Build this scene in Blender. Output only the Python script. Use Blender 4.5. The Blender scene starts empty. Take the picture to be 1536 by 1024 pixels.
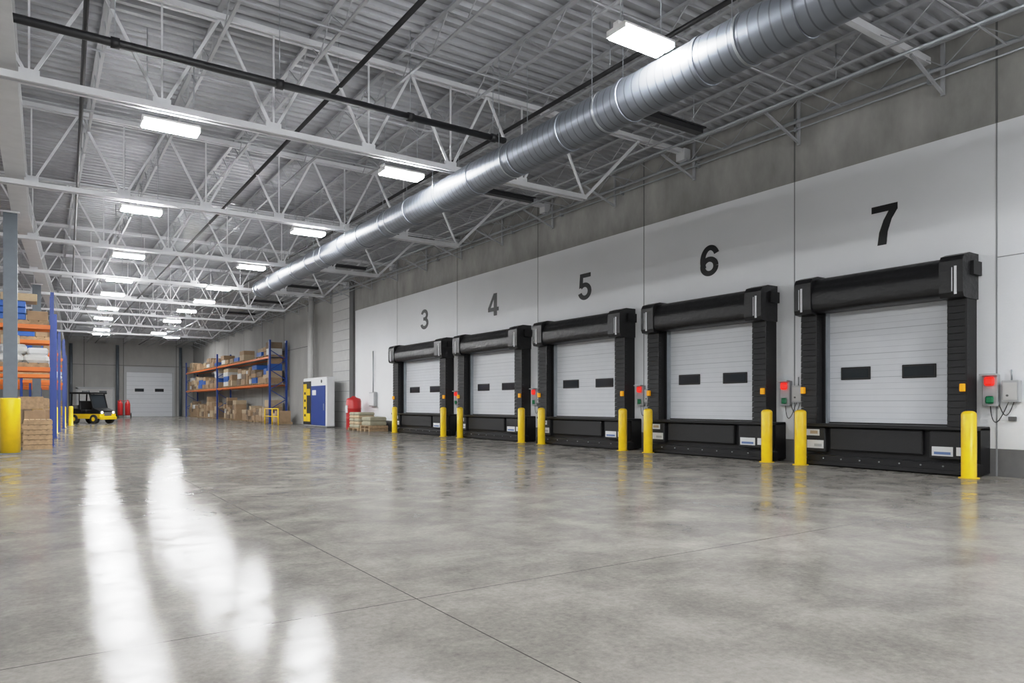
import bpy, math, random
from mathutils import Vector, Matrix
random.seed(7)
scene = bpy.context.scene
COL = scene.collection
vs_ = scene.view_settings
vs_.view_transform = 'Standard'
# camera response with a soft highlight shoulder (tone curve, applied to the whole picture)
try:
    vs_.use_curve_mapping = True
    cm = vs_.curve_mapping
    cm.white_level = (8.0, 8.0, 8.0); cm.black_level = (0.0, 0.0, 0.0)
    cc = cm.curves[3]
    cc.points[0].location = (0.0, 0.0); cc.points[1].location = (1.0, 1.0)
    for x, y in ((0.03, 0.238), (0.06, 0.475), (0.09, 0.665), (0.14, 0.80), (0.25, 0.89), (0.5, 0.955)):
        cc.points.new(x, y)
    cm.update()
except Exception as ex:
    print('curve mapping not set', ex)

# ------------------------------------------------------------------ materials
def mat(name, c, rough=0.6, metal=0.0, var=0.0, scale=3.0, bump=0.0, bscale=30.0, emit=None, estr=0.0, spec=0.5, stretch=(1,1,1)):
    m = bpy.data.materials.new(name); m.use_nodes = True
    nt = m.node_tree; N = nt.nodes; L = nt.links
    b = N["Principled BSDF"]
    b.inputs["Base Color"].default_value = (*c, 1)
    b.inputs["Roughness"].default_value = rough
    b.inputs["Metallic"].default_value = metal
    b.inputs["Specular IOR Level"].default_value = spec
    tc = N.new("ShaderNodeTexCoord"); mp = N.new("ShaderNodeMapping")
    mp.inputs["Scale"].default_value = stretch
    L.new(tc.outputs["Object"], mp.inputs["Vector"])
    if var > 0:
        n = N.new("ShaderNodeTexNoise"); n.inputs["Scale"].default_value = scale
        n.inputs["Detail"].default_value = 6; n.inputs["Roughness"].default_value = 0.6
        L.new(mp.outputs[0], n.inputs["Vector"])
        r = N.new("ShaderNodeValToRGB")
        r.color_ramp.elements[0].position = 0.3; r.color_ramp.elements[1].position = 0.7
        r.color_ramp.elements[0].color = (*[max(0, x*(1-var)) for x in c], 1)
        r.color_ramp.elements[1].color = (*[min(1, x*(1+var)) for x in c], 1)
        L.new(n.outputs["Fac"], r.inputs["Fac"]); L.new(r.outputs["Color"], b.inputs["Base Color"])
    if bump > 0:
        n2 = N.new("ShaderNodeTexNoise"); n2.inputs["Scale"].default_value = bscale
        L.new(mp.outputs[0], n2.inputs["Vector"])
        bp = N.new("ShaderNodeBump"); bp.inputs["Strength"].default_value = bump; bp.inputs["Distance"].default_value = 0.02
        L.new(n2.outputs["Fac"], bp.inputs["Height"]); L.new(bp.outputs[0], b.inputs["Normal"])
    if emit:
        b.inputs["Emission Color"].default_value = (*emit, 1)
        b.inputs["Emission Strength"].default_value = estr
    return m

M = {}
M['white'] = mat('white_wall_paint', (0.83, 0.845, 0.865), 0.55, var=0.02, scale=0.7, bump=0.05)
M['conc'] = mat('concrete_panel', (0.31, 0.305, 0.29), 0.85, var=0.26, scale=0.9, bump=0.2, bscale=12, stretch=(1,1.3,0.6))
M['conc2'] = mat('concrete_far', (0.36, 0.355, 0.34), 0.85, var=0.15, scale=0.5, bump=0.1, bscale=12, stretch=(1,1,0.4))
M['base'] = mat('grey_wall_base', (0.15, 0.15, 0.15), 0.7, var=0.15, scale=2)
M['panelw'] = mat('light_panel', (0.55, 0.55, 0.54), 0.6, var=0.05)
M['seam'] = mat('seam_grey', (0.12, 0.12, 0.12), 0.8)
M['seamw'] = mat('seam_light', (0.30, 0.31, 0.32), 0.8)
M['deck'] = mat('galvanised_deck', (0.36, 0.37, 0.39), 0.5, 0.2, var=0.14, scale=1.5)
M['steel'] = mat('painted_structural_steel', (0.66, 0.67, 0.69), 0.5, 0.1, var=0.05)
M['joist'] = mat('joist_steel', (0.38, 0.39, 0.41), 0.5, 0.1)
M['dark'] = mat('dark_pipe', (0.012, 0.012, 0.014), 0.45)
M['colsteel'] = mat('column_grey_paint', (0.11, 0.13, 0.15), 0.45, var=0.1)
M['yellow'] = mat('safety_yellow', (0.85, 0.56, 0.01), 0.35, var=0.06, scale=5)
M['black'] = mat('black_vinyl', (0.007, 0.007, 0.008), 0.40, bump=0.8, bscale=5, var=0.3, scale=6, stretch=(1, 1, 1.6))
M['rubber'] = mat('black_rubber', (0.009, 0.009, 0.010), 0.65, bump=0.2, bscale=40)
M['blackmetal'] = mat('black_metal', (0.008, 0.008, 0.009), 0.45, 0.2)
M['door'] = mat('door_white', (0.68, 0.70, 0.73), 0.4, var=0.02)
M['groove'] = mat('door_groove', (0.42, 0.44, 0.47), 0.6)
M['win'] = mat('window_glass_dark', (0.02, 0.025, 0.03), 0.12)
M['galv'] = mat('galvanised_metal', (0.42, 0.45, 0.48), 0.35, 0.8, var=0.1)
M['boxgrey'] = mat('enclosure_grey', (0.42, 0.43, 0.44), 0.5)
M['red'] = mat('red_paint', (0.50, 0.02, 0.02), 0.35)
M['redlamp'] = mat('red_lamp', (0.8, 0.02, 0.015), 0.3, emit=(1, 0.02, 0.01), estr=1.0)
M['greenlamp'] = mat('green_lamp', (0.01, 0.20, 0.08), 0.3)
M['amber_glow'] = mat('amber_reflector', (1.0, 0.42, 0.01), 0.3, emit=(1, 0.4, 0.0), estr=0.2)  # reflector, not a lamp: a faint glow is put into the material
M['label'] = mat('label_white', (0.70, 0.71, 0.72), 0.5)
M['labelblue'] = mat('label_blue', (0.12, 0.2, 0.42), 0.5)
M['strip'] = mat('reflective_strip', (0.72, 0.73, 0.75), 0.4)
M['blue'] = mat('rack_blue', (0.012, 0.045, 0.24), 0.4)
M['orange'] = mat('rack_orange', (0.75, 0.17, 0.02), 0.4)
M['bluebin'] = mat('blue_bin', (0.02, 0.11, 0.42), 0.4)
M['card'] = mat('cardboard', (0.36, 0.24, 0.14), 0.8, var=0.12, scale=4)
M['card2'] = mat('cardboard_pale', (0.48, 0.37, 0.24), 0.8, var=0.1, scale=4)
M['card3'] = mat('cardboard_dark', (0.20, 0.14, 0.09), 0.8, var=0.1, scale=4)
M['wood'] = mat('pallet_wood', (0.38, 0.26, 0.15), 0.8, var=0.25, scale=8)
M['sack'] = mat('white_sack', (0.62, 0.62, 0.60), 0.7, bump=0.4, bscale=8)
M['beige'] = mat('beige_sack', (0.36, 0.34, 0.25), 0.8, var=0.1)
M['num'] = mat('number_black_paint', (0.008, 0.008, 0.009), 0.5)
M['lamp'] = mat('lamp_tube', (1, 1, 1), 0.4, emit=(0.98, 0.99, 1.0), estr=258.0)
M['lampbody'] = mat('lamp_housing_white', (0.8, 0.8, 0.8), 0.4)
M['tyre'] = mat('tyre', (0.02, 0.02, 0.02), 0.8)
M['headlamp'] = mat('headlamp', (0.9, 0.9, 0.85), 0.2, emit=(1, 0.97, 0.9), estr=2.0)

def duct_mat():
    m = bpy.data.materials.new('spiral_duct_metal'); m.use_nodes = True
    nt = m.node_tree; N = nt.nodes; L = nt.links; b = N["Principled BSDF"]
    b.inputs["Metallic"].default_value = 0.75; b.inputs["Roughness"].default_value = 0.42
    tc = N.new("ShaderNodeTexCoord")
    w = N.new("ShaderNodeTexWave"); w.wave_type = 'BANDS'; w.bands_direction = 'Y'; w.inputs["Scale"].default_value = 2.0
    w.inputs["Distortion"].default_value = 0
    L.new(tc.outputs["Object"], w.inputs["Vector"])
    rw = N.new("ShaderNodeValToRGB"); rw.color_ramp.elements[0].position = 0.92; rw.color_ramp.elements[1].position = 1.0
    L.new(w.outputs["Fac"], rw.inputs["Fac"])
    n = N.new("ShaderNodeTexNoise"); n.inputs["Scale"].default_value = 3; n.inputs["Detail"].default_value = 5
    L.new(tc.outputs["Object"], n.inputs["Vector"])
    r = N.new("ShaderNodeValToRGB")
    r.color_ramp.elements[0].color = (0.17, 0.19, 0.22, 1); r.color_ramp.elements[1].color = (0.24, 0.26, 0.30, 1)
    L.new(n.outputs["Fac"], r.inputs["Fac"])
    mx = N.new("ShaderNodeMixRGB"); L.new(rw.outputs[0], mx.inputs[0]); L.new(r.outputs[0], mx.inputs[1]); mx.inputs[2].default_value = (0.11, 0.12, 0.14, 1)
    L.new(mx.outputs[0], b.inputs["Base Color"])
    bp = N.new("ShaderNodeBump"); bp.inputs["Strength"].default_value = 0.15; bp.inputs["Distance"].default_value = 0.01
    L.new(rw.outputs[0], bp.inputs["Height"]); L.new(bp.outputs[0], b.inputs["Normal"])
    return m
M['duct'] = duct_mat()

# polished concrete floor with saw-cut joints: diffuse cement under a thin Fresnel polish of varying gloss
def floor_mat():
    m = bpy.data.materials.new('polished_concrete_floor'); m.use_nodes = True
    nt = m.node_tree; N = nt.nodes; L = nt.links; out = N["Material Output"]
    N.remove(N["Principled BSDF"])
    tc = N.new("ShaderNodeTexCoord")
    def noise(s, d=8, ro=0.6, dist=0.0):
        n = N.new("ShaderNodeTexNoise"); n.inputs["Scale"].default_value = s; n.inputs["Detail"].default_value = d
        n.inputs["Roughness"].default_value = ro; n.inputs["Distortion"].default_value = dist
        L.new(tc.outputs["Object"], n.inputs["Vector"]); return n.outputs["Fac"]
    def math_(op, a, c, d=None):
        n = N.new("ShaderNodeMath"); n.operation = op
        for i, v in enumerate((a, c, d)):
            if v is None: continue
            if isinstance(v, (int, float)): n.inputs[i].default_value = v
            else: L.new(v, n.inputs[i])
        return n.outputs[0]
    def rng(v, a, c, lo, hi):
        mr = N.new("ShaderNodeMapRange"); mr.inputs["From Min"].default_value = a; mr.inputs["From Max"].default_value = c
        mr.inputs["To Min"].default_value = lo; mr.inputs["To Max"].default_value = hi; L.new(v, mr.inputs["Value"]); return mr.outputs[0]
    n1 = noise(0.35, 4); n2 = noise(1.1, 10, 0.66, 0.4); n3 = noise(22, 8, 0.8); n4 = noise(2.6, 8, 0.7)
    s = math_('ADD', math_('MULTIPLY', n1, 0.22), math_('ADD', math_('MULTIPLY', n2, 0.38), math_('MULTIPLY', n3, 0.40)))
    r = N.new("ShaderNodeValToRGB")
    r.color_ramp.elements[0].position = 0.37; r.color_ramp.elements[1].position = 0.63
    r.color_ramp.elements[0].color = (0.120, 0.114, 0.103, 1); r.color_ramp.elements[1].color = (0.265, 0.252, 0.230, 1)
    L.new(s, r.inputs["Fac"])
    sx = N.new("ShaderNodeSeparateXYZ"); L.new(tc.outputs["Object"], sx.inputs[0])
    def line(o, off, per):
        f = math_('WRAP', math_('SUBTRACT', o, off), per/2, -per/2)
        return math_('LESS_THAN', math_('ABSOLUTE', f, 0), 0.0045)
    j = math_('MAXIMUM', line(sx.outputs[0], 2.2, 12.8), line(sx.outputs[1], 4.45, 12.8))
    mx = N.new("ShaderNodeMixRGB"); L.new(j, mx.inputs[0]); L.new(r.outputs[0], mx.inputs[1]); mx.inputs[2].default_value = (0.05, 0.047, 0.043, 1)
    bp = N.new("ShaderNodeBump"); bp.inputs["Strength"].default_value = 0.05; bp.inputs["Distance"].default_value = 0.02
    L.new(noise(5, 3), bp.inputs["Height"])
    df = N.new("ShaderNodeBsdfDiffuse"); L.new(mx.outputs[0], df.inputs["Color"]); df.inputs["Roughness"].default_value = 0.3
    gl = N.new("ShaderNodeBsdfGlossy"); gl.distribution = 'BECKMANN'; gl.inputs["Color"].default_value = (0.95, 0.95, 0.95, 1)
    L.new(rng(math_('ADD', math_('MULTIPLY', n1, 0.4), math_('MULTIPLY', n4, 0.6)), 0.35, 0.65, 0.14, 0.22), gl.inputs["Roughness"])
    L.new(bp.outputs[0], gl.inputs["Normal"])
    fr = N.new("ShaderNodeFresnel"); fr.inputs["IOR"].default_value = 1.36
    fac = math_('MULTIPLY', fr.outputs[0], rng(math_('ADD', math_('MULTIPLY', n2, 0.5), math_('MULTIPLY', n4, 0.5)), 0.41, 0.59, 0.85, 0.18))
    ms = N.new("ShaderNodeMixShader"); L.new(fac, ms.inputs[0])
    L.new(df.outputs[0], ms.inputs[1]); L.new(gl.outputs[0], ms.inputs[2]); L.new(ms.outputs[0], out.inputs["Surface"])
    return m
M['floor'] = floor_mat()

# ------------------------------------------------------------------ mesh builder
class B:
    def __init__(self): self.v = []; self.f = []; self.mi = []; self.sm = []; self.mats = []
    def _m(self, k):
        if k not in self.mats: self.mats.append(k)
        return self.mats.index(k)
    def add(self, vs, fs, k, smooth=False):
        o = len(self.v); self.v += [tuple(p) for p in vs]; mi = self._m(k)
        for f in fs:
            self.f.append([i+o for i in f]); self.mi.append(mi); self.sm.append(smooth)
    def box(self, x0, x1, y0, y1, z0, z1, k):
        vs = [(x0,y0,z0),(x1,y0,z0),(x1,y1,z0),(x0,y1,z0),(x0,y0,z1),(x1,y0,z1),(x1,y1,z1),(x0,y1,z1)]
        self.add(vs, [(0,3,2,1),(4,5,6,7),(0,1,5,4),(1,2,6,5),(2,3,7,6),(3,0,4,7)], k)
    def bbox(self, x0, x1, y0, y1, z0, z1, k, b=0.02):
        def ring(z, i):
            return [(x0+i+b,y0+i,z),(x1-i-b,y0+i,z),(x1-i,y0+i+b,z),(x1-i,y1-i-b,z),(x1-i-b,y1-i,z),(x0+i+b,y1-i,z),(x0+i,y1-i-b,z),(x0+i,y0+i+b,z)]
        rs = [ring(z0, b*0.7), ring(z0+b, 0), ring(z1-b, 0), ring(z1, b*0.7)]
        vs = [p for r in rs for p in r]; fs = []
        for j in range(3):
            for i in range(8):
                a = j*8+i; c = j*8+(i+1) % 8
                fs.append((a, c, c+8, a+8))
        fs.append(tuple(reversed(range(8)))); fs.append(tuple(range(24, 32)))
        self.add(vs, fs, k)
    def bar(self, p, q, w, h, k):
        p = Vector(p); q = Vector(q); d = (q-p).normalized()
        up = Vector((0,0,1)) if abs(d.z) < 0.95 else Vector((1,0,0))
        s = d.cross(up).normalized(); u = s.cross(d).normalized()
        vs = []
        for c in (p, q):
            for a, b in ((-1,-1),(1,-1),(1,1),(-1,1)): vs.append(c + s*(a*w/2) + u*(b*h/2))
        self.add(vs, [(0,1,2,3),(7,6,5,4),(0,4,5,1),(1,5,6,2),(2,6,7,3),(3,7,4,0)], k)
    def cyl(self, p, q, r, k, seg=16, r2=None, smooth=True):
        p = Vector(p); q = Vector(q); d = (q-p).normalized(); r2 = r if r2 is None else r2
        up = Vector((0,0,1)) if abs(d.z) < 0.95 else Vector((1,0,0))
        s = d.cross(up).normalized(); u = s.cross(d).normalized()
        vs = [p + (s*math.cos(t)+u*math.sin(t))*r for t in [2*math.pi*i/seg for i in range(seg)]]
        vs += [q + (s*math.cos(t)+u*math.sin(t))*r2 for t in [2*math.pi*i/seg for i in range(seg)]]
        self.add(vs, [(i, i+seg, (i+1) % seg+seg, (i+1) % seg) for i in range(seg)], k, smooth)
        o = len(self.v)-2*seg; mi = self._m(k)
        self.f.append([o+i for i in range(seg)]); self.mi.append(mi); self.sm.append(False)
        self.f.append([o+seg+i for i in reversed(range(seg))]); self.mi.append(mi); self.sm.append(False)
    def lathe(self, c, prof, k, axis='Z', seg=24):
        vs = []; n = len(prof)
        for r, t in prof:
            for i in range(seg):
                a = 2*math.pi*i/seg
                if axis == 'Z': vs.append((c[0]+r*math.cos(a), c[1]+r*math.sin(a), c[2]+t))
                else: vs.append((c[0]+r*math.cos(a), c[1]+t, c[2]-r*math.sin(a)))
        fs = []
        for j in range(n-1):
            for i in range(seg): fs.append((j*seg+i, j*seg+(i+1) % seg, (j+1)*seg+(i+1) % seg, (j+1)*seg+i))
        self.add(vs, fs, k, True)
    def extr(self, prof, y0, y1, k, smooth=False):
        n = len(prof); vs = [(x, y0, z) for x, z in prof] + [(x, y1, z) for x, z in prof]
        fs = [(i, (i+1) % n, (i+1) % n+n, i+n) for i in range(n)]
        self.add(vs, fs, k, smooth)
        self.add(vs, [tuple(reversed(range(n))), tuple(range(n, 2*n))], k)
    def tube(self, pts, r, k, seg=6):
        for a, b in zip(pts[:-1], pts[1:]): self.cyl(a, b, r, k, seg)
    def obj(self, name, loc=(0,0,0), rot=0.0, parent=None):
        me = bpy.data.meshes.new(name); me.from_pydata(self.v, [], self.f)
        for k in self.mats: me.materials.append(M[k])
        me.polygons.foreach_set('material_index', self.mi); me.polygons.foreach_set('use_smooth', self.sm)
        me.validate(); me.update()
        import bmesh
        bm = bmesh.new(); bm.from_mesh(me); bmesh.ops.recalc_face_normals(bm, faces=bm.faces); bm.to_mesh(me); bm.free()
        o = bpy.data.objects.new(name, me); COL.objects.link(o)
        o.location = loc; o.rotation_euler = (0, 0, rot)
        if parent: o.parent = parent
        return o
def dup(o, loc, rot=None):
    c = o.copy(); COL.objects.link(c); c.location = loc
    if rot is not None: c.rotation_euler = (0, 0, rot)
    return c
def empty(name, loc=(0,0,0)):
    e = bpy.data.objects.new(name, None); e.empty_display_size = 0.3; e.location = loc; COL.objects.link(e); return e

# ------------------------------------------------------------------ room shell
W = 15.0; XL = -12.0; YB = -9.0; YF = 88.0; ZC = 8.6
YI = YB+0.1; YE = YF-0.1; XI = XL+0.1; WI = W-0.02
b = B(); b.box(XL, W, YB, YF, -0.2, 0, 'floor'); b.obj('floor')
b = B()
b.box(W, W+0.3, YB, 38.1, 0, 0.52, 'base'); b.box(W, W+0.3, YB, 38.1, 0.52, 6.66, 'white'); b.box(W, W+0.3, YB, 38.1, 6.66, ZC+0.2, 'conc')
b.box(W, W+0.3, 38.1, YF, 0, ZC+0.2, 'conc2')
b.obj('wall_right')
b = B()
for y in (5.87, 10.14, 15.17, 20.52, 26.4, 32.48, 0.5, -4.5):
    b.box(W-0.006, W, y-0.014, y+0.014, 0, 6.66, 'seamw'); b.box(W-0.006, W, y-0.018, y+0.018, 6.66, ZC, 'seam')
b.box(W-0.006, W, YB, 5.87, 4.12, 4.135, 'seamw')
for y in (46.5, 52, 58, 64, 70, 76, 82): b.box(W-0.006, W, y-0.03, y+0.03, 0, ZC, 'seam')
b.box(W-0.004, W, 46.5, YF, 5.2, 5.24, 'seam')
b.obj('trim_1')
b = B()
b.box(W-0.05, W, 38.75, 41.6, 0, ZC-0.2, 'panelw')
for i in range(14): b.box(W-0.056, W-0.05, 38.75, 41.6, 0.6*i+0.3, 0.6*i+0.33, 'seamw')
b.box(W-0.12, W, 38.15, 38.7, 0, ZC-0.2, 'seam')
b.obj('trim_2')
b = B(); b.box(XL-0.3, W+0.3, YF, YF+0.3, 0, ZC+0.2, 'conc2')
b.obj('wall_back')
b = B()
for x in (-8, -4, 0, 4.2, 7.9, 13.2): b.box(x-0.03, x+0.03, YF-0.008, YF, 0, ZC, 'seam')
b.box(XL, W, YF-0.008, YF, 5.6, 5.65, 'seam')
b.obj('trim_3')
b = B(); b.box(XL-0.3, XL, YB, YF, 0, ZC+0.2, 'conc2'); b.obj('wall_left')
b = B(); b.box(XL-0.3, W+0.3, YB-0.3, YB, 0, ZC+0.2, 'white'); b.obj('wall_front')
b = B(); vs = []; fs = []; p = 0.30; y = YB
prof = []
while y < YF:
    prof += [(y, 0), (y+p*0.35, 0), (y+p*0.5, 0.075), (y+p*0.85, 0.075)]; y += p
for yy, z in prof: vs += [(XL, yy, ZC+z), (W, yy, ZC+z)]
for i in range(len(prof)-1): fs.append((2*i, 2*i+1, 2*i+3, 2*i+2))
b.add(vs, fs, 'deck'); b.box(XL-0.3, W+0.3, YB-0.3, YF+0.3, ZC+0.15, ZC+0.3, 'deck'); b.obj('ceiling')

# ------------------------------------------------------------------ roof steel
b = B()
x = -11.0
while x < 14.9:
    b.bar((x, YI, 8.52), (x, YE, 8.52), 0.09, 0.05, 'joist')
    b.bar((x, YI, 7.98), (x, YE, 7.98), 0.06, 0.035, 'joist')
    if x > -3:
        y = YI; i = 0
        while y < YF-0.8:
            b.bar((x, y, 8.5 if i % 2 else 8.0), (x, y+0.65, 8.0 if i % 2 else 8.5), 0.018, 0.018, 'joist'); y += 0.65; i += 1
    x += 1.72
b.obj('roof_joists')
b = B(); y = YB+1.8
while y < YF:
    b.bar((XI, y, 7.95), (W-0.3, y, 7.95), 0.025, 0.025, 'joist'); y += 3.2
b.obj('joist_bridging')

b = B(); x0 = -11.5; zt = 8.34; zb = 6.49; xe = 11.3
for s in (-0.07, 0.07):
    b.bar((XI, s, zt), (WI, s, zt), 0.06, 0.10, 'steel')
    b.bar((x0, s, zb), (xe, s, zb), 0.06, 0.11, 'steel')
n = 12; st = (xe-x0)/n
for i in range(n):
    xa = x0+i*st; xb = xa+st; xm = (xa+xb)/2
    b.bar((xa, 0, zb), (xm, 0, zt), 0.045, 0.05, 'steel'); b.bar((xm, 0, zt), (xb, 0, zb), 0.045, 0.05, 'steel')
    b.bar((xa, 0, zb), (xa, 0, zt), 0.03, 0.03, 'steel')
    b.box(xa-0.14, xa+0.14, -0.02, 0.02, zb, zb+0.17, 'steel')
b.bar((xe, 0, zb), (13.2, 0, zt), 0.06, 0.07, 'steel')
b.box(W-0.27, WI, -0.15, 0.15, zt-0.25, zt+0.06, 'steel')
tr = b.obj('roof_truss', (0, 13.5, 0))
for i in range(1, 8): dup(tr, (0, 13.5+6.4*i, 0))
b = B(); b.bar((XI, 7.1, 8.3), (WI, 7.1, 8.3), 0.12, 0.14, 'steel'); b.bar((XI, 0.7, 8.3), (WI, 0.7, 8.3), 0.12, 0.14, 'steel'); b.obj('roof_beam')

cols = [(-0.6, 23.8), (0.0, 37.4), (0.76, 50.2), (1.5, 69.0)]
b = B()
pts = [(-0.75, YI), (-0.47, 12), (-0.38, 23.8), (0.22, 37.4), (0.92, 50.2), (1.62, 69.0), (2.3, YE)]
for (xa, ya), (xb, yb) in zip(pts[:-1], pts[1:]):
    b.bar((xa, ya, 6.66), (xb, yb, 6.66), 0.40, 0.04, 'steel'); b.bar((xa, ya, 7.2), (xb, yb, 7.2), 0.40, 0.04, 'steel')
    b.bar((xa, ya, 6.93), (xb, yb, 6.93), 0.04, 0.5, 'steel')
b.obj('girder_beam')
for i, (cx, cy) in enumerate(cols):
    b = B(); w = 0.16
    b.box(-w, w, -w, -w+0.03, 0.02, 6.6, 'colsteel'); b.box(-w, w, w-0.03, w, 0.02, 6.6, 'colsteel'); b.box(-w, w, -w+0.03, w-0.03, 0.02, 6.6, 'colsteel')
    b.box(-0.24, 0.24, -0.24, 0.24, 0, 0.025, 'colsteel'); b.box(-0.22, 0.22, -0.22, 0.22, 6.6, 6.64, 'steel')
    b.lathe((0,0,0), [(0.0,0.0),(0.235,0.0),(0.235,1.50),(0.225,1.53),(0.0,1.53)], 'yellow', seg=20)
    b.obj('steel_column', (cx, cy, 0))

b = B()
b.cyl((-6, 12.4, 6.92), (8.2, 12.4, 6.92), 0.065, 'dark', 12)
for x in (-4, -1.5, 1, 3.5, 6, 7.9): b.cyl((x, 12.4, 6.92), (x, 12.4, 8.6), 0.008, 'galv', 6); b.cyl((x-0.06, 12.4, 6.92), (x+0.06, 12.4, 6.92), 0.085, 'dark', 12)
b.obj('sprinkler_pipe')
for px_ in (5.0, 9.0):
    b = B(); b.cyl((px_, YI, 7.68), (px_, 84, 7.68), 0.045, 'dark', 10)
    for i in range(26): b.cyl((px_, YB+1+3.6*i, 7.68), (px_, YB+1+3.6*i, 8.6), 0.008, 'galv', 6)
    b.obj('sprinkler_pipe')
b = B(); b.cyl((0.0, YI, 7.68), (1.9, 55, 7.68), 0.04, 'dark', 10)
for i in range(16):
    y = YB+1+4*i; x = 1.9*(y-YB)/(55-YB); b.cyl((x, y, 7.68), (x, y, 8.6), 0.008, 'galv', 6)
b.obj('sprinkler_pipe')
b = B()
b.box(-0.9, 0.9, -0.09, 0.09, 0, 0.10, 'dark'); b.box(-0.95, 0.95, -0.14, 0.14, 0.10, 0.13, 'dark')
for s in (-0.7, 0.7): b.cyl((s, 0, 0.13), (s, 0, 1.2), 0.008, 'galv', 5)
hb = b.obj('radiant_heater', (11.3, 10.6, 7.35))
for i in range(1, 7): dup(hb, (11.3, 10.6+6.4*i, 7.35))
b = B()
for k, (xx, zz, r) in enumerate([(14.88, 8.05, 0.03), (14.88, 7.85, 0.022), (13.2, 7.8, 0.03), (10.2, 7.75, 0.025)]):
    b.cyl((xx, YI, zz), (xx, YE, zz), r, 'galv', 8)
    if xx > 14.5:
        for i in range(30): b.box(xx-0.03, WI, YB+1+3*i, YB+1.06+3*i, zz-0.05, zz+0.05, 'galv')
    else:
        for i in range(24): b.cyl((xx, YB+1+4*i, zz), (xx, YB+1+4*i, 8.6), 0.008, 'galv', 5)
b.obj('electrical_conduits')
b = B()
for i in range(30):
    y = -6+3.2*i
    b.bar((14.93, y, 7.55), (13.7, y, 7.97), 0.05, 0.05, 'joist'); b.bar((14.95, y, 7.5), (14.95, y, 8.55), 0.07, 0.05, 'joist')
b.obj('joist_brackets')

# ------------------------------------------------------------------ duct
DX, DZ, DR = 7.6, 6.06, 0.33
b = B(); prof = [(0.0, -7.0), (DR*0.9, -7.0), (DR, -7.0)]
y = -7.0
while y < 28.4:
    y2 = y+1.5
    prof += [(DR, y2-0.05), (DR+0.014, y2-0.045), (DR+0.014, y2+0.045), (DR, y2+0.05)]; y = y2
prof += [(DR, y+0.4), (DR+0.03, y+0.42), (DR+0.03, y+0.5), (0.0, y+0.5)]
b.lathe((DX, 0, DZ), prof, 'duct', axis='Y', seg=40)
for i in range(13):
    yy = -5+2.7*i
    b.lathe((DX, yy, DZ), [(DR+0.004, -0.02), (DR+0.012, -0.02), (DR+0.012, 0.02), (DR+0.004, 0.02)], 'galv', axis='Y', seg=40)
    for s in (-1, 1): b.cyl((DX+s*DR, yy, DZ), (DX+s*DR*1.0, yy, 8.0), 0.007, 'galv', 5)
dob = b.obj('spiral_air_duct')
dob.data.polygons.foreach_set('use_smooth', [True]*len(dob.data.polygons))
try: dob.data.set_sharp_from_angle(angle=math.radians(35))
except Exception: pass

# ------------------------------------------------------------------ light fixtures
b = B()
b.box(-0.47, 0.47, -0.18, 0.18, 0.06, 0.09, 'lampbody'); b.box(-0.47, 0.47, -0.05, 0.05, 0.09, 0.15, 'lampbody')
for s in (-1, 1): b.box(min(s*0.47, s*0.45), max(s*0.47, s*0.45), -0.18, 0.18, 0.0, 0.06, 'lampbody')
for s in (-0.092, 0.092): b.box(-0.445, 0.445, s-0.07, s+0.07, -0.02, 0.055, 'lamp')
for s in (-0.38, 0.38): b.cyl((s, 0, 0.12), (s, 0, 1.7), 0.008, 'galv', 5)
L = [(6.85,6.98),(6.54,13.95),(6.52,20.2),(6.47,26.5),(6.47,32.1),(6.73,36.6),(6.64,40.9),(6.72,46.3),(7.08,54.7),
     (2.0,13.9),(2.23,20.3),(2.56,26.75),(2.75,32.2),(2.85,36.5),(3.07,42.0),(3.2,47.0),(3.6,54.3),
     (2.0,7.0),(2.0,0.6),(6.85,0.6),(2.0,-5.5),(6.85,-5.5),(12.0,-4.0),  # added fill lamps out of view, near and behind the camera
     (-5,-4),(-5,3),(-5,10),(-5,18),(-6,26),(-6,38),(-6,50),(12.0,1.0)]  # more added fill lamps, unseen, left of the view and beside the camera
lf = b.obj('added_far_fill_light', (L[0][0], L[0][1], 6.3))
for x, y in L[1:]: dup(lf, (x, y, 6.3))
b = B()
b.box(-0.7, 0.7, -0.2, 0.2, 0.04, 0.12, 'lampbody')
for s in (-0.11, 0.11): b.box(-0.65, 0.65, s-0.07, s+0.07, -0.02, 0.04, 'lamp')
for s in (-0.5, 0.5): b.cyl((s, 0, 0.12), (s, 0, 0.7), 0.01, 'galv', 5)
far_fill = b.obj('added_far_fill_light', (4, 66, 7.88))  # added fill lamps under the deck, to brighten the far wall
for x, y in ((9.5, 66), (5, 76), (11, 76)): dup(far_fill, (x, y, 7.88))

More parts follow.
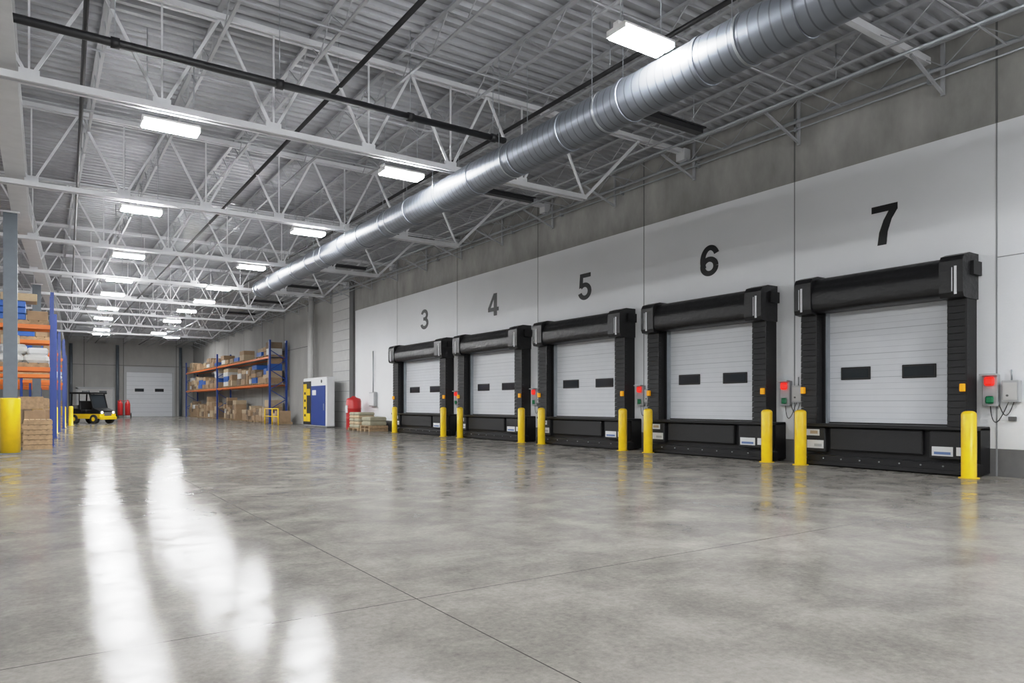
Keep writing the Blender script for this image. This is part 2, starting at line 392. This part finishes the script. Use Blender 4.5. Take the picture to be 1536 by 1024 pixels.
# ------------------------------------------------------------------ painted numbers
def arc(cx, cy, rx, ry, a0, a1, n=18):
    return [(cx+rx*math.cos(math.radians(a0+(a1-a0)*i/n)), cy+ry*math.sin(math.radians(a0+(a1-a0)*i/n))) for i in range(n+1)]
T = 0.17
def digit(ch, yc, zc, w, h):
    b = B(); k = [0]
    def poly(pts):
        k[0] += 1; dx = 0.0015*k[0]
        f = [(-0.004-dx, -(x-0.3)*w/0.6, (y-0.5)*h) for x, y in pts]
        b.add(f, [tuple(range(len(f)))], 'num')
    def ribbon(pts, t=T):
        Lp, Rp = [], []
        n = len(pts)
        for i in range(n):
            a = Vector(pts[max(0, i-1)]); c = Vector(pts[min(n-1, i+1)]); d = (c-a).normalized(); nn = Vector((-d.y, d.x))*t/2
            p = Vector(pts[i]); Lp.append(p+nn); Rp.append(p-nn)
        k[0] += 1; dx = 0.0015*k[0]
        vs = [(-0.004-dx, -(p.x-0.3)*w/0.6, (p.y-0.5)*h) for p in Lp+Rp]
        b.add(vs, [(i, i+1, n+i+1, n+i) for i in range(n-1)], 'num')
    if ch == '7':
        poly([(0.0, 1.0), (0.6, 1.0), (0.6, 0.83), (0.0, 0.83)])
        poly([(0.40, 0.84), (0.6, 0.84), (0.47, 0.62), (0.38, 0.32), (0.35, 0.0), (0.14, 0.0), (0.18, 0.32), (0.28, 0.62)])
    elif ch == '4':
        poly([(0.33, 1.0), (0.52, 1.0), (0.52, 0.0), (0.33, 0.0)])
        poly([(0.33, 1.0), (0.37, 0.80), (0.16, 0.37), (0.0, 0.37)]); poly([(0.0, 0.20), (0.62, 0.20), (0.62, 0.37), (0.0, 0.37)])
    elif ch == '5':
        poly([(0.08, 0.84), (0.56, 0.84), (0.56, 1.0), (0.08, 1.0)]); poly([(0.08, 1.0), (0.23, 0.95), (0.205, 0.50), (0.04, 0.45)])
        ribbon([(0.11, 0.48)]+arc(0.29, 0.325, 0.22, 0.245, 130, -165, 30))
    elif ch == '6':
        ribbon(arc(0.30, 0.315, 0.215, 0.23, 0, 360, 40)[:-1]+[(0.515, 0.315)])
        ribbon(arc(0.33, 0.50, 0.245, 0.415, 30, 215, 36))
    elif ch == '3':
        ribbon(arc(0.285, 0.72, 0.20, 0.20, 165, -90, 26), 0.165)
        ribbon(arc(0.285, 0.30, 0.235, 0.22, 90, -168, 28))
        poly([(0.20, 0.44), (0.32, 0.44), (0.32, 0.60), (0.20, 0.60)])
    b.obj('painted_dock_number', (W, yc, zc))
digit('7', 7.99, 5.19, 0.56, 0.85); digit('6', 12.71, 5.22, 0.62, 0.83); digit('5', 17.89, 5.24, 0.68, 0.87)
digit('4', 23.52, 5.3, 0.76, 0.88); digit('3', 29.47, 5.32, 0.76, 0.92)

# ------------------------------------------------------------------ docks
WJ = W-0.002
def dock(ya, yb):
    s = (yb-ya)/3.70; pw = 0.48*s; e = empty('loading_dock', (W, (ya+yb)/2, 0)); oy = (ya+yb)/2
    def P(bb, n): return bb.obj(n, (-W, -oy, 0), parent=e)
    d0, d1 = ya+pw, yb-pw; dw = d1-d0; ea = ya+0.12*s; eb = yb-0.08*s
    b = B(); b.box(14.96, WJ, d0-0.05, d1+0.05, 0.92, 3.5, 'door')
    for i in range(1, 20):
        z = 0.92+i*2.56/20
        th = 0.012 if i % 4 == 0 else 0.005
        b.box(14.956, 14.962, d0, d1, z-th/2, z+th/2, 'groove')
    for fa, fb in ((0.14, 0.37), (0.63, 0.86)):
        y0, y1 = d0+fa*dw, d0+fb*dw
        b.bbox(14.935, 14.965, y0-0.02, y1+0.02, 1.90, 2.18, 'rubber', 0.008); b.box(14.928, 14.936, y0+0.02, y1-0.02, 1.94, 2.14, 'win')
    b.box(14.93, 14.96, d0+0.02, d1-0.02, 0.92, 0.96, 'rubber')
    P(b, 'sectional_door')
    b = B()
    for yy in (d0-0.01, d1-0.09*s): 
        b.box(14.86, 14.96, yy, yy+0.03*s, 0.92, 3.5, 'galv'); b.box(14.80, 14.86, yy+0.03*s, yy+0.1*s, 0.92, 3.5, 'blackmetal')
        b.box(14.84, 14.90, yy+0.02*s, yy+0.06*s, 0.92, 3.5, 'galv')
    P(b, 'door_tracks')
    for nm, y0, y1 in (('side_pad_near', ea, d0), ('side_pad_far', d1, eb)):
        b = B(); b.box(14.68, WJ, y0+0.01, y1-0.01, 0.9, 3.55, 'rubber')
        n = 20; hh = 2.6/n
        for i in range(n):
            z = 0.9+i*hh
            b.extr([(14.68, z), (14.590, z+0.004), (14.600, z+hh-0.004), (14.68, z+hh-0.004)], y0, y1, 'rubber')
        b.box(14.575, 14.60, y0-0.004, y0+0.03, 0.9, 3.5, 'blackmetal')
        P(b, nm)
        b = B(); yc = y0+0.15*pw if nm == 'side_pad_near' else y1-0.15*pw
        b.bbox(14.52, 14.60, yc-0.045*s, yc+0.045*s, 1.60, 1.75, 'amber_glow', 0.01); P(b, 'amber_marker')
    b = B()
    pr = [(WJ, 4.20), (14.72, 4.20), (14.58, 4.16), (14.50, 4.08), (14.45, 3.98), (14.44, 3.93), (14.40, 3.89), (14.38, 3.80), (14.38, 3.60), (14.39, 3.51), (14.43, 3.45), (14.52, 3.42), (WJ, 3.42)]
    b.extr(pr, ea+0.3*s, eb-0.3*s, 'black', smooth=True)
    P(b, 'header_curtain')
    b = B()
    for y0, y1 in ((ea-0.02, ea+0.40*s), (eb-0.40*s, eb+0.02)):
        pe = [(WJ, 4.24), (14.62, 4.24), (14.42, 4.18), (14.36, 4.08), (14.35, 3.90), (14.355, 3.48), (14.40, 3.39), (14.55, 3.37), (WJ, 3.37)]
        b.extr(pe, y0, y1, 'black')
        ym = y0+0.3*(y1-y0) if y0 < ya+0.2*s else y0+0.55*(y1-y0)
        b.bar((14.347, ym, 3.97), (14.347, ym, 3.44), 0.04*s, 0.02, 'strip'); b.bar((14.347, ym+0.06*s, 3.95), (14.347, ym+0.06*s, 3.5), 0.010, 0.02, 'strip')
    b.box(14.66, WJ, ea-0.08, ea, 3.82, 4.08, 'blackmetal')
    P(b, 'header_end_caps')
    b = B()
    ba, bb_ = ya-0.10*s, yb-0.2*s
    b.box(14.60, WJ, ba, bb_, 0.05, 0.90, 'blackmetal'); b.bbox(14.42, WJ, ba, bb_, 0.86, 0.93, 'blackmetal', 0.01)
    b.bbox(14.40, 14.70, ba-0.02, bb_+0.02, 0.0, 0.24, 'blackmetal', 0.03); b.box(14.33, 14.42, ba+0.1, bb_-0.1, 0.03, 0.10, 'blackmetal')
    c0, c1 = ba+1.0*s, bb_-0.65*s
    b.bbox(14.50, 14.62, c0, c1, 0.36, 0.84, 'rubber', 0.02)
    b.bbox(14.47, 14.62, ba+0.05, ba+0.85*s, 0.30, 0.84, 'rubber', 0.02); b.bbox(14.47, 14.62, bb_-0.55*s, bb_-0.05, 0.30, 0.84, 'rubber', 0.02)
    for i in range(9):
        yy = ba+0.15+(bb_-ba-0.3)*i/8; b.cyl((14.38, yy, 0.17), (14.41, yy, 0.17), 0.015, 'seamw', 8)
    P(b, 'leveller_housing')
    b = B()
    b.box(14.462, 14.47, ba+0.42*s, ba+0.80*s, 0.36, 0.54, 'label'); b.box(14.458, 14.462, ba+0.46*s, ba+0.76*s, 0.39, 0.44, 'labelblue')
    b.box(14.462, 14.47, ba+0.12*s, ba+0.36*s, 0.38, 0.54, 'label'); b.box(14.458, 14.462, ba+0.15*s, ba+0.2*s, 0.41, 0.51, 'red')
    b.box(14.462, 14.47, bb_-0.42*s, bb_-0.1*s, 0.66, 0.80, 'label'); b.box(14.458, 14.462, bb_-0.38*s, bb_-0.2*s, 0.70, 0.77, 'card2')
    b.box(14.462, 14.47, bb_-0.52*s, bb_-0.12*s, 0.38, 0.56, 'label'); b.box(14.458, 14.462, bb_-0.48*s, bb_-0.3*s, 0.42, 0.48, 'boxgrey')
    P(b, 'warning_labels')
    b = B(); yc = ya-0.14*s; hw = 0.13
    b.bbox(14.88, WJ, yc-hw, yc+hw, 1.32, 1.92, 'boxgrey', 0.01)
    b.bbox(14.80, 14.88, yc-hw*0.7, yc+hw*0.6, 1.71, 1.87, 'redlamp', 0.03)
    b.bbox(14.82, 14.88, yc-hw*0.6, yc+hw*0.5, 1.37, 1.51, 'greenlamp', 0.03)
    b.box(14.76, 14.90, yc-hw*1.05, yc+hw*1.05, 1.90, 1.93, 'boxgrey')
    b.obj('dock_signal_light')
    b = B(); yk = yc-0.34
    b.bbox(14.86, WJ, yk-0.14, yk+0.14, 1.40, 1.80, 'boxgrey', 0.01); b.box(14.85, 14.86, yk-0.11, yk+0.11, 1.44, 1.76, 'panelw')
    b.cyl((14.83, yk+0.04, 1.52), (14.86, yk+0.04, 1.52), 0.02, 'seam', 8)
    b.cyl((14.93, yk, 1.80), (14.93, yk, 2.0), 0.015, 'galv', 8)
    b.bbox(14.93, WJ, yk-0.06, yk+0.06, 1.05, 1.13, 'seam', 0.01)
    pts = [Vector((14.93, yk+0.05+0.30*math.sin(math.pi*t/12*0.5), 1.40-0.38*math.sin(math.pi*t/12))) for t in range(13)]
    b.tube(pts, 0.008, 'dark', 5)
    pts = [Vector((14.95, yk-0.03+0.26*t/12, 1.40-0.25*math.sin(math.pi*t/12))) for t in range(13)]
    b.tube(pts, 0.008, 'dark', 5)
    b.obj('electrical_control_box')
for ya, yb in ((6.08, 9.78), (10.49, 14.71), (15.40, 20.05), (20.79, 25.75), (26.50, 32.23)): dock(ya, yb)

b = B(); b.lathe((0,0,0), [(0.0,0),(0.17,0),(0.17,0.015),(0.125,0.015),(0.125,1.17),(0.115,1.20),(0.09,1.222),(0.05,1.235),(0,1.24)], 'yellow', seg=28)
bl = b.obj('safety_bollard', (14.2, 6.01, 0))
for y in (9.45, 10.33, 14.20, 15.23, 19.23, 20.42, 24.77, 26.18, 31.05): dup(bl, (14.2, y, 0))
for x, y in ((0.69, 38.9), (1.3, 48.6), (1.8, 52.6)): dup(bl, (x, y, 0))

# ------------------------------------------------------------------ racks
def pallet(b, x0, x1, y0, y1, z, k='wood'):
    n = 5
    for i in range(n):
        xa = x0+(x1-x0)*(i/n); b.box(xa+0.01, xa+(x1-x0)/n-0.02, y0, y1, z+0.11, z+0.14, k)
    for f in (0, 0.45, 0.9):
        ya = y0+(y1-y0)*f; b.box(x0, x1, ya, ya+(y1-y0)*0.1, z, z+0.11, k)
def carton(b, x0, x1, y0, y1, z0, z1, k):
    b.bbox(x0, x1, y0, y1, z0, z1, k, 0.015)
    ym = (y0+y1)/2; b.box(x0-0.004, x1+0.004, ym-0.03, ym+0.03, z1-0.25*(z1-z0), z1+0.004, 'card2' if k != 'card2' else 'card')

b = B(); ys = [50.6, 68.0, 84.0]; xa, xb = 13.6, 14.75
for y in ys:
    for x in (xa, xb):
        b.box(x-0.06, x+0.06, y-0.10, y+0.10, 0, 5.9, 'blue'); b.box(x-0.12, x+0.12, y-0.15, y+0.15, 0, 0.02, 'blue')
    z = 0.3; i = 0
    while z < 5.2:
        b.bar((xa if i % 2 else xb, y, z), (xb if i % 2 else xa, y, z+0.7), 0.05, 0.05, 'blue'); z += 0.7; i += 1
for z in (2.80, 4.75):
    for x in (xa, xb): b.box(x-0.03, x+0.03, ys[0], ys[-1], z-0.14, z, 'orange')
    b.box(xa, xb, ys[0]+0.1, ys[-1]-0.1, z-0.03, z-0.01, 'galv')
b.obj('pallet_rack')
b = B()
for z0, mx in ((0.0, 2.1), (2.80, 1.6), (4.75, 1.05)):
    y = 51.0
    while y < 83:
        L1 = random.uniform(1.2, 2.0)
        if abs(y+L1/2-68) < 1.1: y = 68.3; continue
        if random.random() < 0.85:
            pallet(b, xa+0.05, xb-0.1, y, y+L1, z0)
            zt = z0+0.14; tot = random.uniform(0.45, 1.0)*mx; ny = random.choice((1, 2, 2))
            for j in range(ny):
                z = zt
                while z < z0+tot*random.uniform(0.6, 1.0):
                    h = random.uniform(0.25, 0.5); k = random.choice(('card','card','card2','card3','card','card2','bluebin' if z0 > 2 else 'card3','sack' if random.random() < 0.4 else 'card'))
                    carton(b, xa+0.08+random.uniform(0, 0.12), xb-0.15, y+0.05+j*L1/ny, y-0.04+(j+1)*L1/ny, z, z+h, k); z += h
        y += L1+random.uniform(0.1, 0.35)
b.obj('cardboard_boxes')
b = B()
for y, h in ((48.6, 0.9),):
    pallet(b, 13.5, 14.6, y, y+1.2, 0); carton(b, 13.55, 14.5, y+0.05, y+0.6, 0.14, h, 'card'); carton(b, 13.55, 14.5, y+0.62, y+1.15, 0.14, h*0.8, 'card2')
b.obj('boxes_on_pallet')

def left_rack(xr, y, full):
    b = B(); xs = [xr-4.2, xr-1.55, xr]; D = 1.1; H = 4.95
    for x in xs:
        for yy in (y, y+D):
            b.box(x-0.05, x+0.05, yy-0.045, yy+0.045, 0, H, 'blue'); b.box(x-0.09, x+0.09, yy-0.08, yy+0.08, 0, 0.02, 'blue')
        z = 0.25; i = 0
        while z < H-0.6:
            b.bar((x, y if i % 2 else y+D, z), (x, y+D if i % 2 else y, z+0.6), 0.04, 0.04, 'blue'); z += 0.6; i += 1
    for z in (2.54, 3.89):
        for yy in (y, y+D): b.box(xs[0], xs[-1], yy-0.03, yy+0.03, z-0.13, z, 'orange')
        b.box(xs[0], xs[-1], y, y+D, z-0.02, z-0.005, 'galv')
    b.obj('pallet_rack')
    b = B()
    for x0, x1 in ((xs[0]+0.1, xs[1]-0.1), (xs[1]+0.1, xs[2]-0.08)):
        for z0 in (0, 2.54, 3.89):
            pallet(b, x0, x1, y+0.05, y+D-0.05, z0)
            xm = (x0+x1)/2
            if z0 == 0:
                for j in range(4): pallet(b, x0, x1, y+0.05, y+D-0.05, 0.15*(j+1)) 
                carton(b, x0+0.1, xm, y+0.1, y+D-0.1, 0.75, 1.20, 'card3'); carton(b, xm+0.02, x1-0.1, y+0.1, y+D-0.1, 0.75, 1.15, 'card'); carton(b, x0+0.2, x1-0.15, y+0.1, y+D-0.1, 1.20, 1.6, 'wood')
            elif z0 < 3:
                b.bbox(x0+0.02, xm, y+0.05, y+D-0.1, z0+0.14, z0+0.42, 'sack', 0.08); b.bbox(xm, x1, y+0.05, y+D-0.1, z0+0.14, z0+0.40, 'sack', 0.08)
                b.bbox(x0+0.05, xm+0.1, y+0.08, y+D-0.1, z0+0.42, z0+0.72, 'sack', 0.08); b.bbox(xm+0.1, x1-0.02, y+0.07, y+D-0.1, z0+0.40, z0+0.62, 'label', 0.06)
                carton(b, x0+0.1, xm-0.1, y+0.1, y+D-0.1, z0+0.72, z0+1.0, 'card2')
            else:
                xm = x0+0.55*(x1-x0)
                for j in range(3): b.bbox(x0+0.03, xm, y+0.05, y+D-0.1, z0+0.14+0.2*j, z0+0.32+0.2*j, 'bluebin', 0.02)
                carton(b, xm+0.03, x1-0.03, y+0.1, y+D-0.1, z0+0.14, z0+0.44, 'card'); carton(b, x0+0.1, xm+0.3, y+0.1, y+D-0.1, z0+0.74, z0+0.98, 'card2')
    b.obj('stored_goods')
for xr, y in ((0.41, 27.0), (0.62, 33.5), (0.93, 41.5), (1.25, 46.2), (1.5, 54.0), (1.8, 61.0)): left_rack(xr, y, True)
b = B()
for j in range(6): pallet(b, -0.35+0.02*(j % 2), 0.40, 25.5, 26.6, 0.15*j)
b.obj('pallet_stack')

# ------------------------------------------------------------------ kiosk, drum, sacks, cabinet
b = B()
b.bbox(13.8, 14.32, 39.5, 43.7, 0.05, 2.95, 'label', 0.05); b.box(13.85, 14.3, 39.6, 43.6, 0, 0.06, 'seam')
b.box(13.77, 13.80, 39.62, 42.1, 0.12, 2.45, 'blue'); b.box(13.765, 13.77, 41.2, 41.9, 1.9, 2.2, 'label')
b.box(13.77, 13.80, 42.2, 43.62, 0.12, 2.75, 'blackmetal')
b.box(13.762, 13.77, 42.95, 43.55, 0.3, 2.6, 'yellow'); b.box(13.762, 13.77, 42.3, 42.9, 1.9, 2.3, 'yellow'); b.box(13.762, 13.77, 42.3, 42.9, 0.3, 0.8, 'yellow')
for i in range(4): b.box(13.758, 13.762, 43.1, 43.4, 0.6+0.45*i, 0.75+0.45*i, 'blackmetal')
b.box(13.74, 13.77, 39.8, 39.86, 1.0, 1.4, 'galv')
b.cyl((13.78, 40.3, 2.7), (13.80, 40.3, 2.7), 0.1, 'seam', 12)
b.obj('machine_kiosk')
b = B(); b.lathe((0,0,0), [(0,0),(0.38,0),(0.4,0.03),(0.4,0.55),(0.415,0.57),(0.4,0.6),(0.4,1.1),(0.415,1.12),(0.4,1.15),(0.4,1.55),(0.36,1.66),(0.15,1.72),(0.08,1.80),(0,1.80)], 'red', seg=24)
b.box(-0.42, -0.38, -0.12, 0.12, 0.9, 1.3, 'label'); b.obj('red_tank', (14.2, 36.3, 0))
b = B(); b.bbox(-0.2, 0, -0.35, 0.35, 1.25, 2.0, 'boxgrey', 0.02); b.box(-0.215, -0.2, -0.3, 0.3, 1.3, 1.95, 'label'); b.cyl((-0.1, 0, 2.0), (-0.1, 0, 4.2), 0.03, 'galv', 8)
b.obj('electrical_cabinet', (WJ, 35.3, 0))
b = B(); pallet(b, -0.5, 0.5, -0.7, 0.7, 0)
for j in range(5):
    for t in (-0.66, 0.02): b.bbox(-0.45, 0.45, t, t+0.64, 0.14+0.16*j, 0.30+0.16*j, 'card2' if j % 2 else 'beige', 0.05)
b.obj('stacked_sacks', (14.1, 34.9, 0))
b = B(); pallet(b, -0.5, 0.5, -0.6, 0.6, 0); pallet(b, -0.5, 0.5, -0.6, 0.6, 0.15)
for j in range(2):
    b.bbox(-0.45, 0.45, -0.55, 0.55, 0.29+0.22*j, 0.50+0.22*j, 'beige', 0.05)
b.obj('stacked_sacks', (14.1, 33.3, 0))
b = B(); b.cyl((0,0,0), (0,0,8.5), 0.17, 'panelw', 16); b.box(-0.28, 0.28, -0.28, 0.28, 0, 0.03, 'panelw'); b.box(-0.28, 0.28, -0.28, 0.28, 8.5, 8.58, 'panelw')
b.obj('round_column', (14.6, 44.6, 0)); 
b = B(); b.cyl((14.8, 45.7, 0.0), (14.8, 45.7, 7.4), 0.08, 'panelw', 10)
b.obj('drain_pipe')
b = B()
for y in (46.0, 47.4, 49.2): b.cyl((0, y-47, 0), (0, y-47, 1.1), 0.04, 'yellow', 10)
for z in (0.55, 1.06): b.cyl((0, -1.0, z), (0, 2.2, z), 0.035, 'yellow', 10)
b.obj('safety_railing', (12.9, 47, 0))

# ------------------------------------------------------------------ far wall door & items
b = B(); b.box(8.2, 12.77, YF-0.06, YF-0.01, 0, 4.9, 'door')
for i in range(1, 10): b.box(8.2, 12.77, YF-0.065, YF-0.05, 0.49*i-0.012, 0.49*i+0.012, 'groove')
for a, c in ((9.0, 9.9), (11.0, 11.9)): b.box(a, c, YF-0.09, YF-0.06, 2.75, 3.1, 'win')
b.box(7.95, 8.2, YF-0.15, YF-0.01, 0, 5.15, 'boxgrey'); b.box(12.77, 13.0, YF-0.15, YF-0.01, 0, 5.15, 'boxgrey'); b.box(7.95, 13.0, YF-0.2, YF-0.01, 4.9, 5.5, 'boxgrey')
b.obj('door_1')
b = B(); b.box(3.6, 6.9, YF-0.05, YF-0.01, 0, 3.0, 'panelw')
for a in (4.0, 5.6): b.box(a, a+0.7, YF-0.08, YF-0.05, 2.5, 2.8, 'win')
b.box(3.45, 3.6, YF-0.12, YF-0.01, 0, 3.15, 'boxgrey'); b.box(6.9, 7.05, YF-0.12, YF-0.01, 0, 3.15, 'boxgrey'); b.box(3.45, 7.05, YF-0.12, YF-0.01, 3.0, 3.2, 'boxgrey')
b.obj('door_2')
b = B()
for x in (7.3, 13.6, 3.0): b.cyl((x, YF-0.3, 0), (x, YF-0.3, 7.8), 0.16, 'colsteel', 10)
b.obj('downpipes')
b = B()
for s in (-0.3, 0.35):
    b.lathe((s, 0, 0.25), [(0,0),(0.2,0.0),(0.24,0.05),(0.24,1.1),(0.18,1.3),(0.06,1.4),(0.06,1.55),(0,1.55)], 'red', seg=16)
b.cyl((-0.65, 0.1, 0.25), (-0.58, 0.1, 0.25), 0.25, 'tyre', 14); b.cyl((0.62, 0.1, 0.25), (0.70, 0.1, 0.25), 0.25, 'tyre', 14)
b.bar((-0.6, 0.1, 0.25), (0.65, 0.1, 0.25), 0.05, 0.05, 'seam'); b.tube([(-0.45, 0.2, 0.25), (-0.45, 0.35, 1.7), (0.5, 0.35, 1.7), (0.5, 0.2, 0.25)], 0.03, 'red')
b.obj('wheeled_fire_extinguisher', (7.2, 80.0, 0))

b = B()
lower = [(-1.30, 0.35), (1.25, 0.35), (1.40, 0.45), (1.40, 0.68), (-1.30, 0.68)]
b.extr(lower, -0.74, 0.74, 'yellow')
upper = [(-1.30, 0.68), (1.36, 0.68), (1.32, 0.90), (0.75, 1.10), (0.6, 0.78), (-0.55, 0.78), (-0.6, 1.05), (-1.30, 1.05)]
b.extr(upper, -0.70, 0.70, 'blackmetal')
b.bbox(1.34, 1.52, -0.76, 0.76, 0.28, 0.50, 'yellow', 0.04); b.box(1.36, 1.42, -0.32, 0.32, 0.55, 0.80, 'seam')
for s in (-0.52, 0.52): b.cyl((1.36, s, 0.78), (1.42, s, 0.78), 0.09, 'headlamp', 14)
for x in (-0.85, 0.9):
    for s in (-1, 1):
        b.cyl((x, s*0.55, 0.32), (x, s*0.82, 0.32), 0.32, 'tyre', 20); b.cyl((x, s*0.80, 0.32), (x, s*0.83, 0.32), 0.15, 'yellow', 12)
for s in (-0.66, 0.66):
    b.bar((0.72, s, 1.06), (0.42, s, 2.1), 0.07, 0.07, 'blackmetal'); b.bar((-1.2, s, 1.0), (-1.15, s, 2.1), 0.07, 0.07, 'blackmetal'); b.bar((-0.5, s, 1.0), (-0.5, s, 2.1), 0.05, 0.05, 'blackmetal')
b.bbox(-1.30, 0.62, -0.78, 0.78, 2.08, 2.2, 'blackmetal', 0.04)
b.add([(0.71, -0.62, 1.10), (0.71, 0.62, 1.10), (0.43, 0.62, 2.05), (0.43, -0.62, 2.05)], [(0, 1, 2, 3)], 'win')
b.bbox(-0.55, 0.0, -0.55, 0.55, 0.78, 0.98, 'rubber', 0.05); b.bbox(-0.68, -0.52, -0.55, 0.55, 0.95, 1.6, 'rubber', 0.05)
b.bar((0.6, 0.3, 1.0), (0.2, 0.3, 1.3), 0.04, 0.04, 'blackmetal'); b.cyl((0.2, 0.3, 1.28), (0.17, 0.3, 1.32), 0.18, 'blackmetal', 16)
b.box(-1.25, -0.75, -0.6, 0.6, 1.05, 1.30, 'seam')
v = b.obj('utility_tow_vehicle', (3.25, 57.8, 0), math.radians(-48)); v.scale = (0.95, 0.95, 1.0)

# ------------------------------------------------------------------ world + camera
w = bpy.data.worlds.new('world'); scene.world = w; w.use_nodes = True
w.node_tree.nodes['Background'].inputs[0].default_value = (0.6, 0.65, 0.7, 1); w.node_tree.nodes['Background'].inputs[1].default_value = 0.3
cam = bpy.data.cameras.new('camera'); co = bpy.data.objects.new('camera', cam); COL.objects.link(co)
co.location = (0, 0, 1.36); co.rotation_euler = (math.radians(90), 0, -math.atan(0.6758))
cam.sensor_width = 36; cam.lens = 1055/1536*36; cam.shift_y = 94/1536; cam.clip_end = 300
scene.camera = co
